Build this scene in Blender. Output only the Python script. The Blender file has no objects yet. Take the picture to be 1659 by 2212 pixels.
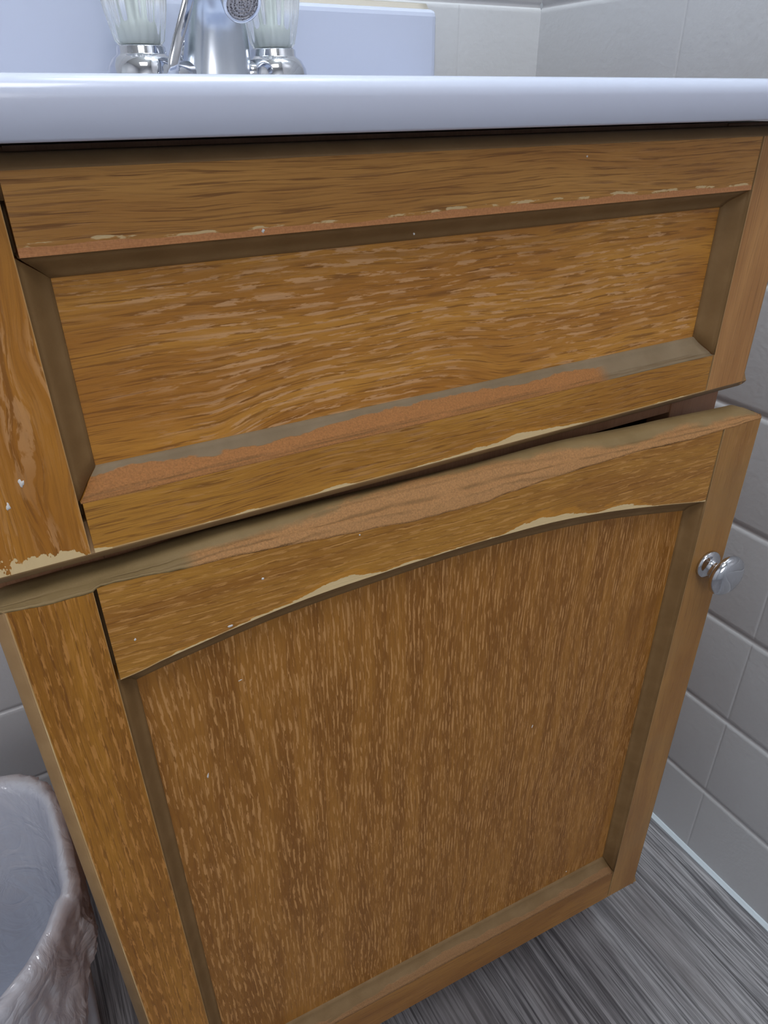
import bpy, bmesh, math, random
from mathutils import Vector, Matrix, noise as mnoise
C = bpy.context.scene.collection
sc = bpy.context.scene
PI = math.pi
random.seed(7)

# ------------------------------------------------------------------ camera
CAMZ = 0.777
F_PX, YAW, PITCH, ROLL = 1523.7, 0.505392, 0.523787, -0.011913
fw = Vector((math.sin(YAW)*math.cos(PITCH), math.cos(YAW)*math.cos(PITCH), -math.sin(PITCH)))
rt = Vector((math.cos(YAW), -math.sin(YAW), 0.0)); up = rt.cross(fw)
r2 = rt*math.cos(ROLL) + up*math.sin(ROLL); u2 = -rt*math.sin(ROLL) + up*math.cos(ROLL)
cd = bpy.data.cameras.new('camera'); cam = bpy.data.objects.new('camera', cd); C.objects.link(cam)
cd.sensor_fit = 'VERTICAL'; cd.sensor_height = 36.0; cd.sensor_width = 36.0; cd.lens = F_PX/2212*36.0
cd.clip_start = 0.01
m = Matrix((r2, u2, -fw)).transposed().to_4x4(); m.translation = Vector((0, 0, CAMZ)); cam.matrix_world = m
sc.camera = cam

# ------------------------------------------------------------------ world, lights, exposure
w = bpy.data.worlds.new('world'); sc.world = w; w.use_nodes = True
w.node_tree.nodes['Background'].inputs[0].default_value = (0.80, 0.88, 1.0, 1); w.node_tree.nodes['Background'].inputs[1].default_value = 0.25
sc.view_settings.view_transform = 'Standard'; sc.view_settings.look = 'None'
sc.view_settings.gamma = 1.0; sc.view_settings.use_curve_mapping = False; sc.view_settings.exposure = 0.45
def area(name, loc, target, sx, sy, power, col):
    l = bpy.data.lights.new(name, 'AREA'); l.shape = 'RECTANGLE'; l.size = sx; l.size_y = sy; l.energy = power; l.color = col
    o = bpy.data.objects.new(name, l); C.objects.link(o); o.location = loc
    o.rotation_euler = (Vector(target)-Vector(loc)).to_track_quat('-Z', 'Y').to_euler(); return o
area('ceiling_light_source', (-0.10, -0.50, 2.30), (-0.04, -0.20, 0), 0.60, 0.60, 8.5, (0.98, 0.975, 1.0))
area('mirror_light_source', (0.42, 0.40, 2.15), (0.42, 0.36, 0.0), 0.34, 0.14, 11.0, (0.84, 0.95, 1.0))
area('front_fill_source', (-0.25, -1.25, 1.35), (0.15, 0.27, 0.70), 0.60, 0.60, 3.2, (1.0, 0.975, 0.97))  # unseen fill added behind the camera to brighten the cabinet front

# ------------------------------------------------------------------ node helper
def srgb(r, g, b):
    f = lambda c: (c/255/12.92) if c/255 <= 0.04045 else ((c/255+0.055)/1.055)**2.4
    return (f(r), f(g), f(b), 1.0)
class NT:
    def __init__(s, name):
        s.m = bpy.data.materials.new(name); s.m.use_nodes = True; s.t = s.m.node_tree; s.n = s.t.nodes; s.L = s.t.links
        s.b = s.n['Principled BSDF']; s.tc = s.n.new('ShaderNodeTexCoord'); s.P = s.tc.outputs['Object']
    def put(s, sock, v):
        if isinstance(v, bpy.types.NodeSocket): s.L.new(v, sock)
        elif v is not None: sock.default_value = v
    def sep(s):
        x = s.n.new('ShaderNodeSeparateXYZ'); s.L.new(s.P, x.inputs[0]); return x.outputs
    def comb(s, x, y, z):
        c = s.n.new('ShaderNodeCombineXYZ'); s.put(c.inputs[0], x); s.put(c.inputs[1], y); s.put(c.inputs[2], z); return c.outputs[0]
    def M(s, op, a, b=None, c=None, clamp=False):
        k = s.n.new('ShaderNodeMath'); k.operation = op; k.use_clamp = clamp; s.put(k.inputs[0], a)
        if b is not None: s.put(k.inputs[1], b)
        if c is not None: s.put(k.inputs[2], c)
        return k.outputs[0]
    def noise(s, vec, scale=1.0, detail=2.0, rough=0.5, dist=0.0):
        k = s.n.new('ShaderNodeTexNoise'); s.put(k.inputs['Vector'], vec); k.inputs['Scale'].default_value = scale
        k.inputs['Detail'].default_value = detail; k.inputs['Roughness'].default_value = rough; k.inputs['Distortion'].default_value = dist
        return k.outputs[0]
    def step(s, v, a, b):
        k = s.n.new('ShaderNodeMapRange'); k.interpolation_type = 'SMOOTHSTEP'; s.put(k.inputs[0], v); s.put(k.inputs[1], a); s.put(k.inputs[2], b)
        return k.outputs[0]
    def mix(s, f, a, b):
        k = s.n.new('ShaderNodeMix'); k.data_type = 'RGBA'; s.put(k.inputs[0], f); s.put(k.inputs[6], a); s.put(k.inputs[7], b); return k.outputs[2]
    def attr(s, name):
        k = s.n.new('ShaderNodeAttribute'); k.attribute_name = name; return k.outputs['Fac']
    def bump(s, h, dist, strength=1.0):
        k = s.n.new('ShaderNodeBump'); k.inputs['Distance'].default_value = dist; k.inputs['Strength'].default_value = strength
        s.L.new(h, k.inputs['Height']); s.L.new(k.outputs[0], s.b.inputs['Normal'])
    def out(s, col=None, rough=None, **kw):
        if col is not None: s.put(s.b.inputs['Base Color'], col)
        if rough is not None: s.put(s.b.inputs['Roughness'], rough)
        for k, v in kw.items(): s.put(s.b.inputs[k.replace('_', ' ')], v)
        return s.m

# oak veneer. grain 'h' runs along local x, 'v' along local z. attributes: da, db = distances (m) to the two long edges
def wood(name, grain, A=(172,104,34), B=(138,78,22), dark=(110,67,28), light=(206,156,104), dark_amt=.55, light_amt=.5, wear_bias=0.0,
         chip_a=0.0, chip_b=0.0, tan_a=0.0, fleck=(110,1000), band_w=0.0045, bend=0.0, cx=0.15, wc=None, seed=0.0, ends=None, greyish=0.0, chirp=0.0, warp=.010):
    s = NT(name); x, y, z = s.sep()
    u, v = (x, z) if grain == 'h' else (z, x)
    n0 = s.noise(s.comb(s.M('MULTIPLY', u, 9), seed, s.M('MULTIPLY', v, 30)), 1, 2)
    vv = s.M('ADD', v, s.M('MULTIPLY', s.M('SUBTRACT', n0, .5), warp))
    if chirp: vv = s.M('ADD', vv, s.M('MULTIPLY', s.M('MULTIPLY', vv, vv), chirp))
    if bend:
        q = s.M('POWER', s.M('ABSOLUTE', s.M('SUBTRACT', x, cx)), 2.0)
        k = s.step(z, .705, .655)
        hump = s.M('MULTIPLY', s.step(q, .0065, .0), -bend)
        vv = s.M('ADD', vv, s.M('MULTIPLY', hump, k))
    def aniso(a, c, off, detail=3, rough=.55):
        return s.noise(s.comb(s.M('MULTIPLY', u, a), seed*3+off, s.M('MULTIPLY', vv, c)), 1, detail, rough)
    big = s.noise(s.comb(s.M('MULTIPLY', u, 7), seed+5, s.M('MULTIPLY', vv, 60)), 1, 3, .5)
    col = s.mix(s.step(big, .35, .68), srgb(*B), srgb(*A))
    band = s.M('MULTIPLY_ADD', s.M('SINE', s.M('MULTIPLY', vv, 2*PI/band_w)), .5, .5)
    sd = s.step(aniso(fleck[0]*.42, fleck[1]*1.5, 9.1, 3, .6), .47, .60)
    dk = s.M('MULTIPLY', s.M('MULTIPLY', sd, s.M('MULTIPLY_ADD', band, .75, .25)), dark_amt)
    col = s.mix(dk, col, srgb(*dark))
    fine = aniso(40, 2600, 2.2, 2)
    col = s.mix(s.M('MULTIPLY', s.step(fine, .5, .75), .25), col, srgb(*dark))
    # worn flecks where the finish is gone
    wm = s.noise(s.comb(s.M('MULTIPLY', x, 14), seed+1.3, s.M('MULTIPLY', z, 20)), 1, 2)
    wm = s.M('ADD', wm, wear_bias)
    if wc:      # a place where hands rub most
        dx = s.M('DIVIDE', s.M('SUBTRACT', x, wc[0]), wc[2]); dz = s.M('DIVIDE', s.M('SUBTRACT', z, wc[1]), wc[3])
        rr = s.M('ADD', s.M('MULTIPLY', dx, dx), s.M('MULTIPLY', dz, dz))
        wm = s.M('ADD', wm, s.M('MULTIPLY_ADD', s.step(rr, 2.8, 0.0), .24, -.10))
    wm = s.step(wm, .36, .66)
    sl = s.step(aniso(fleck[0]*.95, fleck[1]*.95, 21.7, 4, .62), .50, .57)
    sh = s.step(band, .25, .75)
    lt = s.M('MULTIPLY', s.M('MULTIPLY', sl, wm), s.M('MULTIPLY_ADD', sh, .8, .2))
    lt = s.M('MULTIPLY', lt, light_amt)
    col = s.mix(lt, col, srgb(*light))
    rough = s.M('MULTIPLY_ADD', lt, .25, .42)
    pale = srgb(222, 196, 148); tan = srgb(196, 134, 82)
    cn = s.noise(s.comb(s.M('MULTIPLY', u, 70), seed+8.8, s.M('MULTIPLY', v, 240)), 1, 4, .6)
    cb = s.noise(s.comb(s.M('MULTIPLY', u, 16), seed+3.8, 0.0), 1, 2, .5)
    for at, amp in (('da', chip_a), ('db', chip_b)):
        if amp:
            lim = s.M('MULTIPLY', s.M('ADD', s.M('MULTIPLY', s.M('SUBTRACT', cn, .42), 1.6), s.M('MULTIPLY', s.M('SUBTRACT', cb, .46), 5.0)), amp)
            dist = s.attr(at)
            mask = s.step(s.M('SUBTRACT', lim, dist), 0.0, .00015)
            halo = s.step(s.M('SUBTRACT', s.M('MULTIPLY', lim, 1.9), dist), -.0006, .0012)
            col = s.mix(s.M('MULTIPLY', halo, .55), col, srgb(200, 138, 48))
            col = s.mix(mask, col, pale)
            edge = s.step(dist, .0009, .0002)
            col = s.mix(s.M('MULTIPLY', edge, .5), col, pale)
    if tan_a:
        fb = s.noise(s.P, 900, 3, .7)
        lim = s.M('MULTIPLY', s.M('MULTIPLY_ADD', cb, 1.6, .15), tan_a)
        lim = s.M('ADD', lim, s.M('MULTIPLY', s.M('SUBTRACT', cn, .5), tan_a*.8))
        mask = s.step(s.M('SUBTRACT', lim, s.attr('da')), 0.0, .0002)
        ph = s.step(s.M('SUBTRACT', s.M('MULTIPLY', lim, 1.35), s.attr('da')), 0.0, .0002)
        col = s.mix(s.M('MULTIPLY', s.M('MULTIPLY', ph, s.step(cn, .5, .56)), .8), col, pale)
        col = s.mix(mask, col, s.mix(fb, srgb(150, 92, 50), srgb(226, 160, 104)))
    if ends:
        c2 = s.step(s.M('SUBTRACT', s.M('MULTIPLY', s.M('SUBTRACT', s.noise(s.comb(s.M('MULTIPLY', x, 90), seed, s.M('MULTIPLY', z, 60)), 1, 4, .65), .36), ends[1]*3.2), s.M('SUBTRACT', z, ends[0])), 0, .0003)
        col = s.mix(c2, col, pale)
    if greyish:
        g = s.step(s.noise(s.comb(s.M('MULTIPLY', x, 12), seed+31, s.M('MULTIPLY', z, 12)), 1, 3), .45, .7)
        col = s.mix(s.M('MULTIPLY', g, greyish), col, srgb(150, 116, 74))
    h = s.M('ADD', s.M('MULTIPLY', fine, .5), s.M('MULTIPLY', sd, -.5)); s.bump(h, .00012, .6)
    return s.out(col, rough, Specular_IOR_Level=.35)

def mdf(name, base=(134,104,66), base2=(122,93,56), tan=(196,140,86), lo=None, hi=None, attr='da', amount=1.0, xr=None, ridge=None, soft=.03):
    """raw sealed board; worn fibrous tan where attribute lies between lo and hi (fractions of the profile)"""
    s = NT(name); x, y, z = s.sep()
    n = s.noise(s.P, 60, 3, .5); col = s.mix(s.step(n, .25, .8), srgb(*base2), srgb(*base))
    fib = s.noise(s.P, 1100, 3, .7)
    hgt = s.M('MULTIPLY', fib, .15)
    if lo is not None:
        wn = s.noise(s.comb(s.M('MULTIPLY', x, 38), s.M('MULTIPLY', y, 90), s.M('MULTIPLY', z, 90)), 1, 4, .6)
        w2 = s.noise(s.comb(s.M('MULTIPLY', x, 11), 3.3, 0.0), 1, 2, .5)
        a = s.M('ADD', s.attr(attr), s.M('ADD', s.M('MULTIPLY', s.M('SUBTRACT', wn, .5), .8), s.M('MULTIPLY', s.M('SUBTRACT', w2, .5), .5)))
        mk = s.M('MULTIPLY', s.step(a, lo-.03, lo+.03), s.step(a, hi+soft, hi-soft))
        if xr:
            mk = s.M('MULTIPLY', mk, s.M('MULTIPLY', s.step(s.M('ADD', x, s.M('MULTIPLY', wn, .01)), xr[0], xr[0]+.01), s.step(s.M('ADD', x, s.M('MULTIPLY', wn, .01)), xr[1]+.01, xr[1])))
        tcol = s.mix(s.step(fib, .25, .75), srgb(*[c*.82 for c in tan]), srgb(*tan))
        col = s.mix(s.M('MULTIPLY', mk, amount), col, tcol)
        hgt = s.M('ADD', hgt, s.M('MULTIPLY', s.M('MULTIPLY', mk, fib), .9))
    if ridge:
        for rg, am, ph in ((ridge, .55, 0.0), (ridge*.45, .3, 5.0), (ridge*1.5, .3, 9.0)):
            rn = s.noise(s.comb(s.M('MULTIPLY', x, 16), ph, 0.0), 1, 3, .55)
            dd = s.M('ABSOLUTE', s.M('SUBTRACT', s.M('SUBTRACT', s.attr(attr), s.M('MULTIPLY', s.M('SUBTRACT', rn, .5), .25)), rg))
            ln = s.M('MULTIPLY', s.step(dd, .055, .005), s.step(s.noise(s.comb(s.M('MULTIPLY', x, 22), ph+2, 0.0), 1, 2), .38, .55))
            col = s.mix(s.M('MULTIPLY', ln, am), col, srgb(110, 84, 50)); hgt = s.M('SUBTRACT', hgt, s.M('MULTIPLY', ln, .6))
    s.bump(hgt, .0006, .7)
    return s.out(col, .62, Specular_IOR_Level=.3)

def plain(name, col, rough=.5, metal=0.0, **kw):
    s = NT(name); n = s.noise(s.P, 40, 2); c = s.mix(s.M('MULTIPLY', n, .10), srgb(*col), srgb(*[k*.8 for k in col]))
    return s.out(c, rough, Metallic=metal, **kw)

# ------------------------------------------------------------------ mesh helpers
class MB:
    def __init__(s):
        s.v = []; s.f = []; s.mi = []; s.a = []; s.b = []; s.sm = []
    def vert(s, p, a=0.0, b=0.0): s.v.append(tuple(p)); s.a.append(a); s.b.append(b); return len(s.v)-1
    def face(s, idx, mi=0, smooth=False): s.f.append(tuple(idx)); s.mi.append(mi); s.sm.append(smooth)
    def loft(s, secs, closed=True, mats=None, smooth=None, A=None, B=None, caps=True, loop=False):
        """secs: list of sections, each a list of points. A/B: per-point attribute values."""
        n = len(secs[0]); rows = []
        for k, sec in enumerate(secs):
            rows.append([s.vert(p, A[k][j] if A else 0, B[k][j] if B else 0) for j, p in enumerate(sec)])
        m_ = n if closed else n-1
        R = len(rows) if loop else len(rows)-1
        for k in range(R):
            r0, r1 = rows[k], rows[(k+1) % len(rows)]
            for j in range(m_):
                s.face((r0[j], r0[(j+1) % n], r1[(j+1) % n], r1[j]), mats[j] if mats else 0, smooth[j] if isinstance(smooth, (list, tuple)) else bool(smooth))
        if caps and closed and not loop:
            s.face(rows[0][::-1], 0); s.face(rows[-1], 0)
        return rows
    def box(s, x0, x1, y0, y1, z0, z1, mi=0, ab=None):
        ps = [(x, y, z) for x in (x0, x1) for y in (y0, y1) for z in (z0, z1)]
        ids = [s.vert(p, *(ab(p) if ab else (1, 1))) for p in ps]
        for f in ((0,1,3,2), (4,6,7,5), (0,4,5,1), (2,3,7,6), (0,2,6,4), (1,5,7,3)): s.face([ids[i] for i in f], mi)
    def tube(s, pts, radii, n=20, mi=0, caps=True, flat=None):
        pts = [Vector(p) for p in pts]; secs = []
        t0 = (pts[1]-pts[0]).normalized(); ref = Vector((0, 0, 1)) if abs(t0.z) < .9 else Vector((1, 0, 0))
        side = t0.cross(ref).normalized()
        for i, p in enumerate(pts):
            t = (pts[min(i+1, len(pts)-1)]-pts[max(i-1, 0)]).normalized()
            side = (side - t*side.dot(t)).normalized(); o = t.cross(side)
            r = radii[i] if isinstance(radii, (list, tuple)) else radii
            ra, rb = (r if isinstance(r, tuple) else (r, r))
            secs.append([p + side*ra*math.cos(2*PI*k/n) + o*rb*math.sin(2*PI*k/n) for k in range(n)])
        s.loft(secs, True, [mi]*n, True, caps=caps)
    def lathe(s, prof, origin, axis, n=48, mi=0, wob=None):
        axis = Vector(axis).normalized(); ref = Vector((0, 0, 1)) if abs(axis.z) < .9 else Vector((1, 0, 0))
        sx = axis.cross(ref).normalized(); sy = axis.cross(sx); o = Vector(origin); secs = []
        for (r, h) in prof:
            secs.append([o + axis*h + (sx*math.cos(2*PI*k/n) + sy*math.sin(2*PI*k/n))*r*(wob(k, n, h) if wob else 1) for k in range(n)])
        s.loft(secs, True, [mi]*n, True, caps=True)
    def build(s, name, mats, parent=None, bevel=0.0, autosmooth=True):
        me = bpy.data.meshes.new(name); me.from_pydata(s.v, [], s.f)
        for mt in (mats if isinstance(mats, (list, tuple)) else [mats]): me.materials.append(mt)
        me.polygons.foreach_set('material_index', s.mi); me.polygons.foreach_set('use_smooth', s.sm)
        for nm, arr in (('da', s.a), ('db', s.b)):
            at = me.attributes.new(nm, 'FLOAT', 'POINT'); at.data.foreach_set('value', arr)
        bm = bmesh.new(); bm.from_mesh(me); bmesh.ops.recalc_face_normals(bm, faces=bm.faces); bm.to_mesh(me); bm.free()
        me.update(); o = bpy.data.objects.new(name, me); C.objects.link(o)
        if parent: o.parent = parent
        if bevel:
            b = o.modifiers.new('bevel', 'BEVEL'); b.width = bevel; b.segments = 3; b.limit_method = 'ANGLE'; b.angle_limit = math.radians(40)
        return o
def tag(o, label=None, cat=None, group=None, kind=None):
    if label: o['label'] = label
    if cat: o['category'] = cat
    if group: o['group'] = group
    if kind: o['kind'] = kind
    return o
def empty(name, loc, rz=0.0, parent=None):
    o = bpy.data.objects.new(name, None); C.objects.link(o); o.location = loc; o.rotation_euler = (0, 0, rz); o.empty_display_size = .05
    if parent: o.parent = parent
    return o
def interp(tab, x):
    if x <= tab[0][0]: return tab[0][1]
    for (a, va), (b, vb) in zip(tab, tab[1:]):
        if x <= b:
            t = (x-a)/(b-a); t = t*t*(3-2*t); return va+(vb-va)*t
    return tab[-1][1]
def fn(x, y=0.0, z=0.0): return mnoise.noise(Vector((x, y, z)))

# ------------------------------------------------------------------ room shell
XR, YB, XL, YF, ZC = 0.570, 0.687, -1.10, -1.35, 2.40
def paint_mat(name, col):
    s = NT(name)
    n1 = s.noise(s.P, 210, 3, .55); n2 = s.noise(s.P, 9, 3, .5)
    c = s.mix(n2, srgb(*col), srgb(*[k*.965 for k in col]))
    s.bump(s.M('ADD', s.M('MULTIPLY', n1, .5), s.M('MULTIPLY', n2, .8)), .0016, .30)
    return s.out(c, .27, Specular_IOR_Level=.5)
M_wall = paint_mat('painted_tile', (206, 207, 210))
def lines(a, b, joints, hw, depth):
    """coordinates with groove depths at joints"""
    out = {round(a, 5): 0.0, round(b, 5): 0.0}
    for j in joints:
        for o, k in ((-2.2, 0), (-1.2, .10), (-.75, .45), (-.4, .9), (0, 1), (.4, .9), (.75, .45), (1.2, .10), (2.2, 0)):
            p = j+o*hw
            if a < p < b: out[round(p, 5)] = depth*k
    return sorted(out.items())
zj = [.1023 + .10855*k for k in range(-1, 22)]
def tile_wall(name, fixed, lo, hi, vj, axis, sign):
    mb = MB(); U = lines(lo, hi, vj, .0013, .0004); Z = lines(0, ZC, zj, .0030, .0022)
    ids = []
    for (z, dz) in Z:
        row = []
        for (u, du) in U:
            d = sign*max(dz, du); row.append(mb.vert((fixed+d, u, z) if axis == 'x' else (u, fixed+d, z)))
        ids.append(row)
    for i in range(len(Z)-1):
        for j in range(len(U)-1): mb.face((ids[i][j], ids[i][j+1], ids[i+1][j+1], ids[i+1][j]), 0, True)
    T = .10
    if axis == 'x': mb.box(fixed+sign*.004, fixed+sign*T, lo, hi, 0, ZC)
    else: mb.box(lo, hi, fixed+sign*.004, fixed+sign*T, 0, ZC)
    return tag(mb.build(name, M_wall), kind='structure')
tile_wall('wall_right', XR, YF, YB, [.2905+.211*k for k in range(-8, 2)], 'x', 1)
tile_wall('wall_back', YB, XL, XR, [.470-.211*k for k in range(0, 8)], 'y', 1)
tile_wall('wall_left', XL, YF, YB, [.2905+.211*k for k in range(-8, 2)], 'x', -1)
tile_wall('wall_front', YF, XL, XR, [.470-.211*k for k in range(0, 8)], 'y', -1)
mb = MB(); mb.box(XL-.1, XR+.1, YF-.1, YB+.1, ZC, ZC+.1); tag(mb.build('ceiling', plain('ceiling_paint', (226, 226, 222), .8)), kind='structure')

# floor: grey vinyl planks with long streaks running away from the camera
s = NT('grey_vinyl_plank'); x, y, z = s.sep()
pw = .152; px_ = s.M('DIVIDE', s.M('SUBTRACT', x, .040), pw); pid = s.M('FLOOR', px_); fr = s.M('FRACT', px_)
off = s.M('MULTIPLY', pid, 7.31)
warp = s.M('MULTIPLY', s.M('SUBTRACT', s.noise(s.comb(s.M('MULTIPLY', x, 16), s.M('MULTIPLY', y, 3.5), off), 1, 2), .5), .012)
xx = s.M('ADD', x, warp)
g1 = s.noise(s.comb(s.M('MULTIPLY', xx, 330), s.M('MULTIPLY', y, 6.5), off), 1, 4, .62)
g2 = s.noise(s.comb(s.M('MULTIPLY', xx, 1100), s.M('MULTIPLY', y, 24), off), 1, 3, .6)
g3 = s.noise(s.comb(s.M('MULTIPLY', xx, 24), s.M('MULTIPLY', y, 3), off), 1, 3, .5)
c = s.mix(s.step(g1, .32, .68), srgb(84, 82, 86), srgb(168, 166, 169))
c = s.mix(s.M('MULTIPLY', s.step(g2, .5, .66), .62), c, srgb(52, 49, 52))
c = s.mix(s.M('MULTIPLY', s.step(g3, .42, .72), .45), c, srgb(128, 122, 122))
pt = s.M('FRACT', s.M('MULTIPLY', s.M('SINE', s.M('MULTIPLY', pid, 12.7)), 43.7)); c = s.mix(s.M('MULTIPLY', pt, .18), c, srgb(70, 68, 72))
seam = s.M('MAXIMUM', s.step(fr, .010, .004), s.step(fr, .990, .996)); c = s.mix(s.M('MULTIPLY', seam, .6), c, srgb(40, 38, 40))
s.bump(s.M('SUBTRACT', g1, s.M('MULTIPLY', g2, .6)), .0005, .5); M_floor = s.out(c, .42, Specular_IOR_Level=.4)
mb = MB(); mb.box(XL-.1, XR+.1, YF-.1, YB+.1, -.05, 0); tag(mb.build('floor', M_floor), kind='structure')
# painted caulk bead where the tiles meet the floor
M_caulk = plain('floor_caulk', (206, 216, 224), .35)
def bead(name, p0, p1, inward, upv=Vector((0, 0, 1)), r=.0048, mat=None, parent=None, n=40):
    mb = MB(); p0, p1, inward = Vector(p0), Vector(p1), Vector(inward); secs = []
    for k in range(n+1):
        t = k/n; p = p0.lerp(p1, t); q = r*(1+.18*fn(t*9, 3.1, 0)); sec = [p]
        for j in range(7):
            a = PI/2*j/6; bulge = q*(1-.30*math.sin(2*a)); sec.append(p + inward*math.cos(a)*bulge + upv*math.sin(a)*bulge)
        secs.append(sec)
    mb.loft(secs, True, [0]*8, True); return mb.build(name, mat or M_caulk, parent)
tag(bead('trim_1', (XR, YF, 0), (XR, YB, 0), (-1, 0, 0)), kind='structure')
tag(bead('trim_2', (XL, YB, 0), (XR, YB, 0), (0, -1, 0)), kind='structure')

# ------------------------------------------------------------------ vanity cabinet
YD, XD0, XD1 = .270, -.0250, .4165           # front face plane of the false drawer, its face edges
TH = .019; YFR = YD+TH                        # face frame plane
M_frame = wood('oak_frame', 'v', (160,118,88), (146,104,76), dark=(120,80,58), light=(180,140,108), light_amt=.2, dark_amt=.3, seed=2.2)
M_side = wood('oak_side', 'v', light_amt=.2, seed=3.1)
M_dim = plain('cabinet_inside', (118, 92, 66), .6)
cab = tag(empty('vanity_cabinet', (.19, YFR, 0)), 'worn oak bathroom vanity cabinet with its arched door standing ajar', 'cabinet')
X0, X1, ZT, ZB = -.028, .4225, .7665, .105
def part(name, mbx, mats, parent=cab, bevel=0.0, inv=True):
    o = mbx.build(name, mats, parent, bevel)
    if inv and parent is not None:
        o.matrix_parent_inverse = parent.matrix_world.inverted()
    return o
bpy.context.view_layer.update()
for xa, xb in ((X0, X0+.016), (X1-.016, X1)):
    mb = MB(); mb.box(xa, xb, YFR+.018, YB-.006, .0, ZT); part('side_panel', mb, M_side)
mb = MB(); mb.box(X0+.016, X1-.016, YFR+.018, YB-.012, ZB+.01, ZB+.024); part('bottom_panel', mb, M_dim)
mb = MB(); mb.box(X0+.016, X1-.016, YB-.012, YB-.006, ZB+.01, ZT); part('back_panel', mb, M_dim)
mb = MB(); mb.box(X0+.016, X1-.016, YFR+.060, YFR+.072, 0, ZB+.01); part('toe_kick', mb, M_dim)
for xa, xb in ((X0, X0+.046), (X1-.046, X1)):
    mb = MB(); mb.box(xa, xb, YFR, YFR+.018, ZB, ZT); part('frame_stile', mb, M_frame, bevel=.0008)
for za, zb, mt in ((.5990, .640, M_frame), (.745, ZT, M_frame), (ZB, ZB+.04, M_frame)):
    mb = MB(); mb.box(X0+.046, X1-.046, YFR+.0008, YFR+.0185, za, zb); part('frame_rail', mb, M_frame)

M_mdf = mdf('bare_board')
M_mdf_edge = mdf('bare_board_edge', (150,120,82), (138,108,72))
M_mdf_worn = mdf('bare_board_worn', (142,124,98), (130,112,86), (184,126,72), lo=-.2, ridge=.13, hi=.66, xr=(.008, .318))
M_mdf_door_low = mdf('bare_board_door_sill', (138,112,78), (126,100,66), (170,124,82), lo=-.2, hi=.30, amount=.7)
M_mdf_top = mdf('bare_board_top_edge', (146,124,86), (134,112,74), (192,142,90), soft=.13, ridge=.47, lo=-.3, hi=.80, attr='da', xr=(.075, .50))

def groove_piece(mb, o_pts, i_pts, o_dir, t=.0109, mi=1, steps=8, back=.0125):
    """mitred cove between outer line o_pts and inner line i_pts (same count); depth grows to t"""
    secs = []; A = []
    for (ox, oz), (ix, iz) in zip(o_pts, i_pts):
        sec = []; at = []
        prof = [(0, 0), (.03, .0018)]
        for k in range(1, steps):
            q = k/steps; prof.append((.03+.90*q, .0018+(t-.0036)*(.5-.5*math.cos(PI*(q**.85)))))
        prof += [(.95, t-.0014), (1.0, t)]
        for q, dep in prof: sec.append((ox+(ix-ox)*q, dep, oz+(iz-oz)*q)); at.append(q)
        sec.append((ix, back, iz)); at.append(1); sec.append((ox, back, oz)); at.append(0)
        secs.append(sec); A.append(at)
    n = len(secs[0]); sm = [True]*(n-3)+[False]*3
    mb.loft(secs, True, [mi]*n, sm, A=A, B=A)

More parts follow.
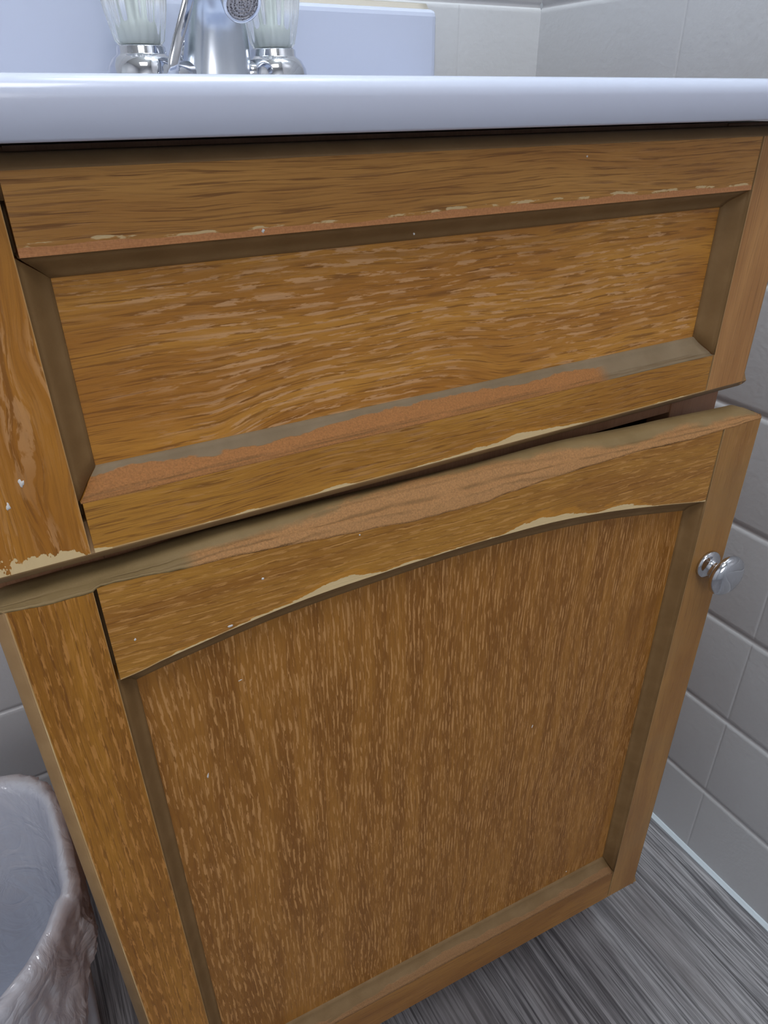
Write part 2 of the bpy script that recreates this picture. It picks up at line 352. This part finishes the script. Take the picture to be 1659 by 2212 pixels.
def front(name, parent, loc, rz, W, z0, z1, jl, jr, go, gi, arch_o, arch_i, mats, top=None, E=.006, t=.0109, ztop=None):
    """a framed front. x from 0..W. jl/jr joint x. go/gi groove outer/inner (x_left, x_right, z_bottom). arch: functions x->z for the upper groove lines."""
    g = .0006; gl_ = .0010; T = TH
    # core slab with routed edges: the part itself
    mb = MB()
    ztop = ztop or (lambda x: z1)
    def edge(secs): mb.loft(secs, True, [0]*len(secs[0]), [True]*5+[False]*(len(secs[0])-5))
    def prof(q0, sgn, lo_amt, lo_dep):    # quarter-ish thumbnail profile: (offset outward, depth)
        return [(0, 0), (sgn*.0012, .0006), (sgn*lo_amt*.50, lo_dep*.32), (sgn*lo_amt*.85, lo_dep*.68), (sgn*lo_amt, lo_dep), (sgn*lo_amt, T), (-sgn*.012, T), (-sgn*.012, .006), (-sgn*.0006, .0006)]
    P = prof(0, 1, E, .0065)
    edge([[(-o, d, zz) for o, d in P] for zz in (z0-.002, z1)])
    edge([[(W+o, d, zz) for o, d in P] for zz in (z0-.002, z1)])
    edge([[(xx, d, z0-o) for o, d in P] for xx in (-.004, W+.004)])
    if top is None:
        edge([[(xx, d, z1+o*.75) for o, d in P] for xx in (-.004, W+.004)])
    mb.box(-.003, W+.003, .0125, T-.0002, z0-.003, z1-.003)
    core = mb.build(name, [mats['edge']], parent)
    core.location = loc; core.rotation_euler = (0, 0, rz)
    bd = .0124
    N = 60
    def zt(x): return ztop(x)
    # stiles
    for side in (0, 1):
        mb = MB(); a, b = ((0, jl-gl_) if side == 0 else (jr+gl_*.9, W))
        xs = [a+(b-a)*k/8 for k in range(9)]
        secs = []; A = []; B = []
        for x in xs:
            zz = zt(x); da = abs((jl-g)-x) if side == 0 else abs(x-(jr+g)); db = abs(x) if side == 0 else abs(W-x)
            secs.append([(x, 0, z0), (x, 0, zz), (x, bd, zz), (x, bd, z0)]); A.append([da]*4); B.append([db]*4)
        mb.loft(secs, True, [0, 0, 0, 0], False, A=A, B=B)
        xo, xi = (go[0]-gl_, gi[0]) if side == 0 else (go[1]+gl_*.9, gi[1])
        zt_o, zt_i = arch_o(xo), arch_i(xi)
        M_ = 10
        groove_piece(mb, [(xo, go[2]+(zt_o-go[2])*k/M_) for k in range(M_+1)], [(xi, gi[2]+(zt_i-gi[2])*k/M_) for k in range(M_+1)], 1)
        mb.build('stile', [mats['stile_l' if side == 0 else 'stile_r'], mats['groove']], core)
    # top rail
    mb = MB(); secs = []; A = []; B = []
    for k in range(N+1):
        x = jl+g+(jr-jl-2*g)*k/N; zl = arch_o(x); zu = zt(x)
        secs.append([(x, 0, zl), (x, 0, zu), (x, bd, zu), (x, bd, zl)]); A.append([0, zu-zl, zu-zl, 0]); B.append([zu-zl, 0, 0, zu-zl])
    mb.loft(secs, True, [0]*4, False, A=A, B=B)
    op = [(go[0]+(go[1]-go[0])*k/N) for k in range(N+1)]; ip = [(gi[0]+(gi[1]-gi[0])*k/N) for k in range(N+1)]
    groove_piece(mb, [(x, arch_o(x)) for x in op], [(x, arch_i(x)) for x in ip], 1)
    mb.build('rail', [mats['rail_t'], mats['groove']], core)
    # bottom rail
    mb = MB(); secs = []; A = []; B = []
    for k in range(N+1):
        x = jl+g+(jr-jl-2*g)*k/N; zu = go[2]
        secs.append([(x, 0, z0), (x, 0, zu), (x, bd, zu), (x, bd, z0)]); A.append([0, zu-z0, zu-z0, 0]); B.append([zu-z0, 0, 0, zu-z0])
    mb.loft(secs, True, [0]*4, False, A=A, B=B)
    groove_piece(mb, [(x, go[2]) for x in op], [(x, gi[2]) for x in ip], 1)
    mb.build('rail', [mats['rail_b'], mats['groove_b']], core)
    # centre panel (surface at depth t)
    mb = MB(); secs = []; A = []
    for k in range(N+1):
        x = gi[0]-.003+(gi[1]-gi[0]+.006)*k/N; zu = arch_i(min(max(x, gi[0]), gi[1]))+.003; zl = gi[2]-.003
        secs.append([(x, t-.0002, zl), (x, t-.0002, zu), (x, t+.004, zu), (x, t+.004, zl)]); A.append([1]*4)
    mb.loft(secs, True, [0]*4, False, A=A, B=A)
    mb.build('centre_panel', [mats['panel']], core)
    return core

# ---- false drawer front (local x = world x - XD0)
WD = XD1-XD0
dz1, dz0 = .7604, .6190
cabinv = cab.matrix_world.inverted()
def to_cab(p): return cabinv @ Vector(p)
mD = dict(edge=M_mdf_edge,
    stile_l=wood('oak_drawer_left_stile', 'v', (188,128,48), (162,104,36), seed=11, warp=.034, fleck=(70,600), band_w=.012, light_amt=.55, wear_bias=-.02, chip_a=.0003, ends=(dz0, .009), dark_amt=.5),
    stile_r=wood('oak_drawer_right_stile', 'v', (188,138,84), (170,120,70), seed=12, fleck=(45,700), band_w=.006, light_amt=.35, chip_a=.0003, dark_amt=.35),
    rail_t=wood('oak_drawer_top_rail', 'h', (196,142,72), (176,122,58), seed=13, fleck=(75,900), band_w=.0036, light_amt=.30, wear_bias=-.06, tan_a=.0030, dark_amt=.75),
    rail_b=wood('oak_drawer_bottom_rail', 'h', (188,134,54), (168,114,42), seed=14, fleck=(95,900), band_w=.0036, light_amt=.35, chip_a=.0034, dark_amt=.7),
    panel=wood('oak_drawer_panel', 'h', (198,140,58), (174,116,46), seed=15, fleck=(85,560), band_w=.0046, light_amt=.75, wear_bias=-.02, light=(212,164,116), bend=.012, cx=.175, wc=(.21, .685, .14, .045), dark_amt=.65),
    groove=M_mdf, groove_b=M_mdf_worn)
ao = lambda x: .7345; ai = lambda x: .7253
drawer = front('drawer_front', cab, to_cab((XD0, YD, 0)), 0, WD, dz0, dz1, .0132-XD0, .3815-XD0,
    (.0132-XD0, .3815-XD0, .6420), (.0226-XD0, .3721-XD0, .6523), ao, ai, mD)

# ---- door, hinged at the left and standing a little open
A_D = math.radians(3.15); XH = -.0243; WDr = .4335
top_tab = [(0,.6025),(.018,.6014),(.034,.602),(.036,.6040),(.0523,.6032),(.0717,.6018),(.0924,.6013),(.1141,.6003),(.137,.5983),(.1613,.5967),(.187,.595),(.2144,.5951),(.2286,.595),(.2431,.597),(.2734,.5994),(.3056,.6008),(.333,.6019),(.358,.6011),(.377,.6008),(.398,.6018),(.4335,.603)]
arch_tab = [(.0345,.5521),(.0455,.5538),(.0542,.556),(.0717,.5590),(.0876,.5618),(.1111,.5652),(.1352,.5676),(.1685,.5692),(.1874,.5700),(.2157,.5708),(.2456,.5708),(.2775,.5698),(.3119,.5665),(.3494,.5609),(.4013,.5515)]
inn_tab = [(.041,.5408),(.0542,.5436),(.0726,.5468),(.1136,.5528),(.1738,.5567),(.223,.5582),(.288,.5562),(.3316,.5517),(.3945,.5410)]
def smooth_tab(tab):
    def f(x):   # Catmull-Rom through the table
        if x <= tab[0][0]: return tab[0][1]
        if x >= tab[-1][0]: return tab[-1][1]
        for i in range(len(tab)-1):
            if tab[i][0] <= x <= tab[i+1][0]:
                x1, y1 = tab[i]; x2, y2 = tab[i+1]
                x0, y0 = tab[i-1] if i > 0 else (2*x1-x2, 2*y1-y2); x3, y3 = tab[i+2] if i+2 < len(tab) else (2*x2-x1, 2*y2-y1)
                m1 = (y2-y0)/(x2-x0)*(x2-x1); m2 = (y3-y1)/(x3-x1)*(x2-x1); t = (x-x1)/(x2-x1)
                return (2*t**3-3*t**2+1)*y1+(t**3-2*t**2+t)*m1+(-2*t**3+3*t**2)*y2+(t**3-t**2)*m2
    return f
A_O, A_I = smooth_tab(arch_tab), smooth_tab(inn_tab)
def topz(x): return interp(top_tab, x) + .0005*fn(x*180, 1.7) + .0003*fn(x*600, 4.2)
mR = dict(edge=M_mdf_edge,
    stile_l=wood('oak_door_left_stile', 'v', (178,122,42), (150,98,32), seed=21, fleck=(110,900), band_w=.005, light_amt=.62, wear_bias=.22, light=(206,146,78), chip_a=.0006, chip_b=.0005, dark_amt=.6),
    stile_r=wood('oak_door_right_stile', 'v', (172,126,68), (154,108,56), seed=22, fleck=(90,1100), band_w=.006, light_amt=.25, chip_a=.0002, dark_amt=.35, greyish=.5),
    rail_t=wood('oak_door_top_rail', 'h', (180,128,52), (158,106,42), seed=23, fleck=(110,900), band_w=.004, light_amt=.55, wear_bias=.16, light=(212,158,92), chip_a=.0036, dark_amt=.5),
    rail_b=wood('oak_door_bottom_rail', 'h', (168,118,56), (146,98,44), seed=24, fleck=(90,900), band_w=.004, light_amt=.2, dark_amt=.6),
    panel=wood('oak_door_panel', 'v', (168,114,46), (142,92,34), seed=25, chirp=1.5, fleck=(95,600), band_w=.0040, light_amt=.80, wear_bias=.22, light=(204,152,94), wc=(.15, .42, .15, .16), dark_amt=.35),
    groove=M_mdf, groove_b=M_mdf_door_low)
door = front('door', cab, to_cab((XH, YD, 0)), -A_D, WDr, .1178, .603, .0345, .4013,
    (.0345, .4013, .1560), (.0418, .3950, .1705), A_O, A_I, mR, top=True, ztop=topz)
# worn, rounded top edge of the door
mb = MB(); secs = []; A = []; N = 240
ztab = [(-.006,.6045),(.036,.6060),(.0984,.6093),(.145,.6100),(.2247,.6100),(.2857,.6115),(.355,.6097),(.425,.6080),(.4395,.604)]
for k in range(N+1):
    x = -.0055+(WDr+.0105)*k/N; zf = topz(min(max(x, 0), WDr)); zt_ = interp(ztab, x); h = zt_-zf
    wear = max(0.0, min(1.0, (.603-interp(top_tab, x))/.006)); rg = .00035*fn(x*300, 7)
    e = max(0, 1-abs(x+.0055)/.006, 1-abs(x-(WDr+.005))/.006)
    yo = .004*e*e; h2 = h*(1-.25*e)
    sec = [(x, yo, zf), (x, yo+.0006, zf+.0010+rg), (x, yo+.0016, zf+h2*(.30+.05*wear)+rg), (x, .0030+yo, zf+h2*.46+rg), (x, .0042+yo, zf+h2*(.50-.03*wear+.04*fn(x*60, 2))),
           (x, .0056+yo, zf+h2*(.66-.03*wear)+rg*.5), (x, .0078+yo, zf+h2*.88), (x, .0105, zf+h2*.985), (x, .0140, zt_-.0002-.002*e), (x, TH-.001, zt_-.0006-.002*e), (x, TH, zt_-.0016-.002*e), (x, TH, zf-.006), (x, .0124, zf-.006), (x, .0124, zf)]
    secs.append(sec); q = [0, .08, .2, .32, .42, .52, .66, .8, .92, 1, 1, 1, 1, 0]
    A.append([v+(.35-.35*wear) for v in q])
mb.loft(secs, True, [0]*14, [True]*10+[False]*4, A=A, B=A)
tag(mb.build('top_edge', [M_mdf_top], door), 'bare fibrous worn top edge')

# knob
M_chrome = NT('chrome').out(srgb(206, 208, 214), .09, Metallic=1.0)
mb = MB()
mb.lathe([(.0, 0), (.0102, 0), (.0104, .0012), (.0098, .0026), (.0075, .0034), (.0056, .0048), (.0048, .0075), (.0052, .0105), (.0082, .0122), (.0128, .0132), (.0148, .0150), (.0150, .0165), (.0142, .0188), (.0115, .0208), (.007, .0220), (.0025, .0225), (0.0, .0226)],
         (.4185, .0, .4975), (0, -1, 0))
tag(mb.build('knob', [M_chrome], door), 'round chrome door knob')

# dried paint specks
M_speck = plain('white_paint_speck', (226, 224, 222), .5)
def speck(parent, x, z, rx, rz_, dep=0.0, rot=0.0):
    rx *= .65; rz_ *= .75
    mb = MB(); n = 12; c0 = mb.vert((x, dep-.0002, z)); ring = []; r1 = []
    for k in range(n):
        a = 2*PI*k/n; w_ = 1+.8*fn(k*.9, x*100, z*100); px, pz = rx*w_*math.cos(a), rz_*w_*math.sin(a)
        qx, qz = px*math.cos(rot)-pz*math.sin(rot), px*math.sin(rot)+pz*math.cos(rot)
        ring.append(mb.vert((x+qx, dep+.0003, z+qz))); r1.append(mb.vert((x+qx*.8, dep-.00018, z+qz*.8)))
    for k in range(n):
        mb.face((r1[k], r1[(k+1) % n], c0), 0, True); mb.face((ring[k], ring[(k+1) % n], r1[(k+1) % n], r1[k]), 0, True)
    mb.face(ring, 0)
    mb.build('paint_speck', [M_speck], parent)
for x, z, a, b in ((.1555,.5955,.0007,.0008), (.1055,.5856,.0010,.0009), (.0451,.5719,.0009,.0010), (.0874,.5641,.0022,.0011)): speck(door, x, z, a, b)
for x, z, a, b, r in ((.0901,.5195,.0018,.0004,.2), (.0651,.4600,.0009,.0026,-.3), (.290,.3900,.0006,.0026,-.2), (.0376,.3935,.0006,.0040,-.1), (.352,.177,.0009,.0009,0)): speck(door, x, z, a, b, .0107, r)
for x, z, a, b, d in ((.0986-XD0,.7362,.0013,.0011,0), (-.005-XD0,.6561,.0016,.0022,0), (.1679-XD0,.7290,.0006,.0008,.004), (-.0115-XD0,.648,.0014,.002,0), (.258-XD0,.7555,.0007,.0005,0)): speck(drawer, x, z, a, b, d)

# ------------------------------------------------------------------ cultured-marble sink top
s = NT('white_sink'); n = s.noise(s.P, 14, 2); M_sink = s.out(s.mix(n, srgb(194, 200, 219), srgb(190, 197, 217)), .22, Specular_IOR_Level=.5, Coat_Weight=.3, Coat_Roughness=.08)
sink = tag(empty('sink_top', (.198, .45, .768)), 'glossy white one-piece sink top lying on the vanity cabinet', 'sink'); bpy.context.view_layer.update()
SX0, SX1, SY0, SY1, SZ0, SZ1 = -.0385, .4316, .250, YB-.001, .768, .786
def rim_rr(inset, z, n=10):   # rounded rectangle outline of the slab
    r = .012-min(inset, .010); pts = []
    for cx, cy, a0 in ((SX1-inset-r, SY1-inset*.0-r, 0), (SX0+inset+r, SY1-r, 90), (SX0+inset+r, SY0+inset+r, 180), (SX1-inset-r, SY0+inset+r, 270)):
        for k in range(n): a = math.radians(a0+90*k/(n-1)); pts.append((cx+r*math.cos(a), cy+r*math.sin(a), z))
    return pts
def basin_ring(f, z, n=40):   # superellipse bowl, matched to the outline by angle
    cx, cy, ax, ay = .198, .425, .165*f, .118*f; out = []
    for p in rim_rr(0, 0):
        a = math.atan2((p[1]-cy)/1.0, (p[0]-cx)/1.0); out.append((cx+ax*math.cos(a)/ (1.0), cy+ay*math.sin(a), z))
    return out
mb = MB(); prof = [rim_rr(.006, SZ0+.0005), rim_rr(.0008, SZ0+.0005), rim_rr(0, SZ0+.0014), rim_rr(0, SZ1-.0065), rim_rr(.0006, SZ1-.0040), rim_rr(.0022, SZ1-.0016), rim_rr(.0046, SZ1-.0003), rim_rr(.0075, SZ1), rim_rr(.011, SZ1-.0008), rim_rr(.015, SZ1-.0032), rim_rr(.018, SZ1-.0040)]
prof += [basin_ring(1.06, SZ1-.0042), basin_ring(1.0, SZ1-.006), basin_ring(.96, SZ1-.016), basin_ring(.90, SZ1-.05), basin_ring(.78, SZ1-.09), basin_ring(.55, SZ1-.115), basin_ring(.25, SZ1-.123), basin_ring(.04, SZ1-.125)]
mb.loft(prof, True, [0]*len(prof[0]), True, caps=False)
prof = [rim_rr(.006, SZ0+.0005), basin_ring(1.08, SZ0-.002), basin_ring(.97, SZ0-.04), basin_ring(.85, SZ0-.08), basin_ring(.6, SZ0-.108), basin_ring(.04, SZ0-.118)]
r_ = mb.loft(prof, True, [0]*len(prof[0]), True, caps=False)
part('basin_slab', mb, [M_sink], sink)
mb = MB(); mb.box(SX0, SX1, YB-.0215, YB-.0012, SZ1-.006, .8525); o = part('backsplash', mb, [M_sink], sink, bevel=.006)
mb = MB(); mb.lathe([(0, 0), (.022, 0), (.022, .002), (.016, .003), (.015, .001), (0, .001)], (.198, .425, SZ1-.1245), (0, 0, 1)); part('drain', mb, [M_chrome], sink)
o = bead('caulk_line', (SX0, YB, .8525), (SX1, YB, .8525), (0, -1, 0), r=.006, mat=plain('old_caulk', (178, 170, 158), .5), parent=sink); o.matrix_parent_inverse = sink.matrix_world.inverted()

# ------------------------------------------------------------------ faucet
DZ = SZ1-.0040; FX, FY = .1955, .615
fau = tag(empty('faucet', (FX, FY, DZ)), 'chrome centerset faucet with two clear fluted knobs on the white sink top', 'faucet'); bpy.context.view_layer.update()
s = NT('clear_acrylic'); M_acr = s.out(srgb(250, 252, 255), .22, Transmission_Weight=.82, IOR=1.47)
M_core = plain('pale_plastic', (214, 222, 212), .4)
M_chrome2 = NT('satin_chrome').out(srgb(204, 210, 220), .26, Metallic=1.0)
mb = MB(); secs = []
for (k, zz) in ((1.0, 0), (1.0, .004), (.97, .008), (.90, .0105), (.80, .0115)):
    sec = []
    for j in range(48):
        a = 2*PI*j/48; cx = .051*(1 if math.cos(a) > 0 else -1); r = .0265*k
        sec.append((FX+cx+r*math.cos(a), FY+r*math.sin(a)*1.02, DZ+zz))
    secs.append(sec)
mb.loft(secs, True, [0]*48, True); part('base_plate', mb, [M_chrome2], fau)
for sx in (-1, 1):
    hx = FX+sx*.0508
    mb = MB()
    mb.lathe([(.0, .006), (.0262, .006), (.0260, .012), (.0248, .020), (.0215, .0255), (.0185, .0275), (.0175, .0285), (.0172, .0325), (.0160, .0335), (0, .0335)], (hx, FY, DZ), (0, 0, 1))
    mb.tube([(hx, FY-.004, DZ+.0165), (hx-sx*.018, FY-.006, DZ+.0160), (hx-sx*.034, FY-.006, DZ+.0155)], [.0095, .009, .0088], 20)
    hb = part('handle_base', mb, [M_chrome], fau)
    mb = MB(); n = 72
    def wob(k, n, h): return 1.0+.055*math.cos(2*PI*k/n*18) * (1 if .036 < h < .083 else .2)
    mb.lathe([(0, .034), (.0150, .034), (.0165, .0365), (.0180, .043), (.0205, .055), (.0225, .070), (.0228, .080), (.0215, .0845), (.012, .086), (0, .086)], (hx, FY, DZ), (0, 0, 1), n=144, wob=wob)
    kn = mb.build('handle_knob', [M_acr], hb)
    mb = MB(); mb.lathe([(0, .0350), (.0128, .0350), (.0122, .046), (.0065, .050), (.0055, .076), (0, .077)], (hx, FY, DZ), (0, 0, 1), n=28); mb.build('knob_core', [M_core], hb)
# spout: flared column that bends forward
mb = MB(); secs = []
path = [((.001, 0, .004), .0310, .024), ((.002, 0, .012), .0280, .022), ((.003, -.001, .028), .0250, .020), ((.004, -.003, .045), .0225, .0185), ((.003, -.008, .060), .0200, .0165), ((0, -.020, .073), .0175, .0135), ((0, -.036, .077), .0165, .0120), ((0, -.052, .073), .0150, .0115), ((0, -.064, .0655), .0135, .0118)]
for i, (p, a, b) in enumerate(path):
    p0 = Vector(path[max(i-1, 0)][0]); p1 = Vector(path[min(i+1, len(path)-1)][0]); t_ = (p1-p0).normalized(); side = Vector((1, 0, 0)); o_ = t_.cross(side)
    cc = Vector((FX+.002, FY, DZ))+Vector(p)
    secs.append([cc+side*a*math.copysign(abs(math.cos(2*PI*k/36))**.85, math.cos(2*PI*k/36))+o_*b*math.sin(2*PI*k/36) for k in range(36)])
mb.loft(secs, True, [0]*36, True); part('spout', mb, [M_chrome2], fau)
tip = Vector((.1985, .5440, .8362)); ax = Vector((0, -.80, -.60)).normalized()
mb = MB(); mb.lathe([(0, -.012), (.0120, -.012), (.0128, -.004), (.0130, .0), (.0128, .0010), (.0112, .0014), (.0108, .0004), (.0, .0004)], tip, ax, 40)
ae = part('aerator', mb, [M_chrome], fau)
s = NT('aerator_mesh'); v = s.n.new('ShaderNodeTexVoronoi'); s.L.new(s.P, v.inputs['Vector']); v.inputs['Scale'].default_value = 700
M_mesh = s.out(s.mix(s.step(v.outputs['Distance'], .2, .5), srgb(70, 64, 66), srgb(170, 165, 165)), .5)
mb = MB()
for r in (.0094, .0068, .0042, .0018):
    mb.lathe([(r-.0006, .0004), (r-.0006, .0012), (r+.0006, .0012), (r+.0006, .0004)], tip, ax, 36, mi=0)
mb.lathe([(0, .0002), (.0109, .0002), (.0109, .0007), (0, .0007)], tip, ax, 36, mi=0)
mb.build('aerator_screen', [M_mesh], ae)
mb = MB(); mb.tube([(.1540, .580, DZ+.006), (.1575, .580, DZ+.022), (.1640, .582, DZ+.037), (.1740, .586, DZ+.056), (.183, .592, DZ+.075)], [(.0014, .0040), (.0015, .0040), (.0015, .0038), (.0015, .0040), (.0014, .004)], 14)
part('lift_lever', mb, [M_chrome], fau)
mb = MB(); mb.lathe([(0, 0), (.0098, 0), (.0098, .0015), (.0082, .0028), (.0068, .0018), (.0056, .0018), (.0048, .0040), (0, .0048)], (.1860, .638, DZ+.0300), (-.25, -1, 0), 32)
mb.tube([(.1860, .6385, DZ+.0300), (.1860, .6385, DZ+.001)], .0035, 12)
part('lift_rod_cap', mb, [M_chrome], fau)

# ------------------------------------------------------------------ waste bin and its plastic liner
BX, BY, RX, RY, RZ = -.176, .415, .123, .112, .277
def expo(s_): return 3.0+1.1*max(-1, min(1, s_*3))
def se(cx, cy, a, b, z, n=120, wob=None):
    out = []
    for k in range(n):
        t = 2*PI*k/n; c_, s_ = math.cos(t), math.sin(t); q = wob(t) if wob else 0; e = expo(s_)
        out.append((cx+(a+q)*math.copysign(abs(c_)**(2/e), c_), cy+(b+q)*math.copysign(abs(s_)**(2/e), s_), z))
    return out
M_bin = NT('white_bin_plastic').out(srgb(214, 226, 242), .35)
binr = tag(empty('waste_bin', (BX, BY, 0)), 'white plastic waste bin standing left of the cabinet by the tiled wall', 'bin'); bpy.context.view_layer.update()
mb = MB(); pr = []
for f, z in ((.70, .001), (.78, .002), (.80, .006), (.84, .06), (.90, .13), (.95, .20), (.975, .255), (1.0, .258), (1.005, .262), (1.005, .272), (.995, RZ), (.965, RZ), (.95, .270), (.925, .20), (.875, .13), (.82, .06), (.78, .010), (.70, .006)):
    pr.append(se(BX, BY, RX*f, RY*f, z))
mb.loft(pr, True, [0]*120, True); part('bin_body', mb, [M_bin], binr)
# liner
s = NT('thin_plastic_film'); s.n.remove(s.b)
tr = s.n.new('ShaderNodeBsdfTransparent'); tr.inputs[0].default_value = (.96, .96, .97, 1)
gl = s.n.new('ShaderNodeBsdfGlossy'); gl.inputs['Roughness'].default_value = .10; gl.inputs[0].default_value = (.95, .96, 1, 1)
df = s.n.new('ShaderNodeBsdfDiffuse'); df.inputs[0].default_value = srgb(246, 240, 242)
tl = s.n.new('ShaderNodeBsdfTranslucent'); tl.inputs[0].default_value = srgb(246, 240, 242)
m1 = s.n.new('ShaderNodeMixShader'); m2 = s.n.new('ShaderNodeMixShader'); m3 = s.n.new('ShaderNodeMixShader'); lw = s.n.new('ShaderNodeLayerWeight'); lw.inputs[0].default_value = .35
m0 = s.n.new('ShaderNodeMixShader'); m0.inputs[0].default_value = .25; s.L.new(df.outputs[0], m0.inputs[1]); s.L.new(tl.outputs[0], m0.inputs[2])
m1.inputs[0].default_value = .52; s.L.new(tr.outputs[0], m1.inputs[1]); s.L.new(m0.outputs[0], m1.inputs[2])
fac = s.M('MULTIPLY_ADD', lw.outputs[1], .40, .07)
wn = s.n.new('ShaderNodeTexNoise'); s.L.new(s.P, wn.inputs['Vector']); wn.inputs['Scale'].default_value = 26; wn.inputs['Detail'].default_value = 4; wn.inputs['Distortion'].default_value = 1.2
rg_ = s.M('ABSOLUTE', s.M('SUBTRACT', wn.outputs[0], .5)); bp = s.n.new('ShaderNodeBump'); bp.inputs['Distance'].default_value = .02; bp.inputs['Strength'].default_value = .45; s.L.new(rg_, bp.inputs['Height'])
for q_ in (gl, df, tl): s.L.new(bp.outputs[0], q_.inputs['Normal'])
s.L.new(fac, m2.inputs[0]); s.L.new(m1.outputs[0], m2.inputs[1]); s.L.new(gl.outputs[0], m2.inputs[2])
s.L.new(m2.outputs[0], s.n['Material Output'].inputs[0]); M_film = s.m
mb = MB(); n = 300; secs = []
def ringl(f, z, amp, ph, zs=0.0, zf=0.0):
    out = []
    for k in range(n):
        t = 2*PI*k/n; c_, s_ = math.cos(t), math.sin(t)
        w1 = fn(math.cos(t)*7, math.sin(t)*7, ph) ; w2 = .5-2.2*abs(fn(math.cos(t)*13+z*30, math.sin(t)*13, ph*1.6)); w1 += .5*abs(fn(math.cos(t)*5-z*22, math.sin(t)*5+z*14, ph))
        q = f + amp*(w1*.6+w2*.4)
        dz = zs*fn(math.cos(t)*3, math.sin(t)*3, 9.3) + zf*max(0, -s_)
        e = expo(s_); out.append((BX+RX*q*math.copysign(abs(c_)**(2/e), c_), BY+RY*q*math.copysign(abs(s_)**(2/e), s_), z+dz+amp*.05*w2))
    return out
for k in range(9):
    z = .018+.25*k/9; secs.append(ringl(.76+.175*(z/.27)-.012, z, .012, z*14))
secs += [ringl(.935, .270, .014, 3.9), ringl(.965, .2805, .010, 4.0), ringl(1.0, .2825, .012, 4.1), ringl(1.028, .279, .014, 4.2)]
for k in range(1, 25): secs.append(ringl(1.04-.010*k/24 + .006*math.sin(k*.5), .279-.0028*k, .020+.050*k/24, 4.2+.12*k, zs=.03*k/24, zf=-.09*k/24))
mb.loft(secs, True, [0]*n, True, caps=False)
tag(mb.build('bin_liner', [M_film]), 'clear wrinkled plastic bag folded over the rim of the white bin', 'bag')
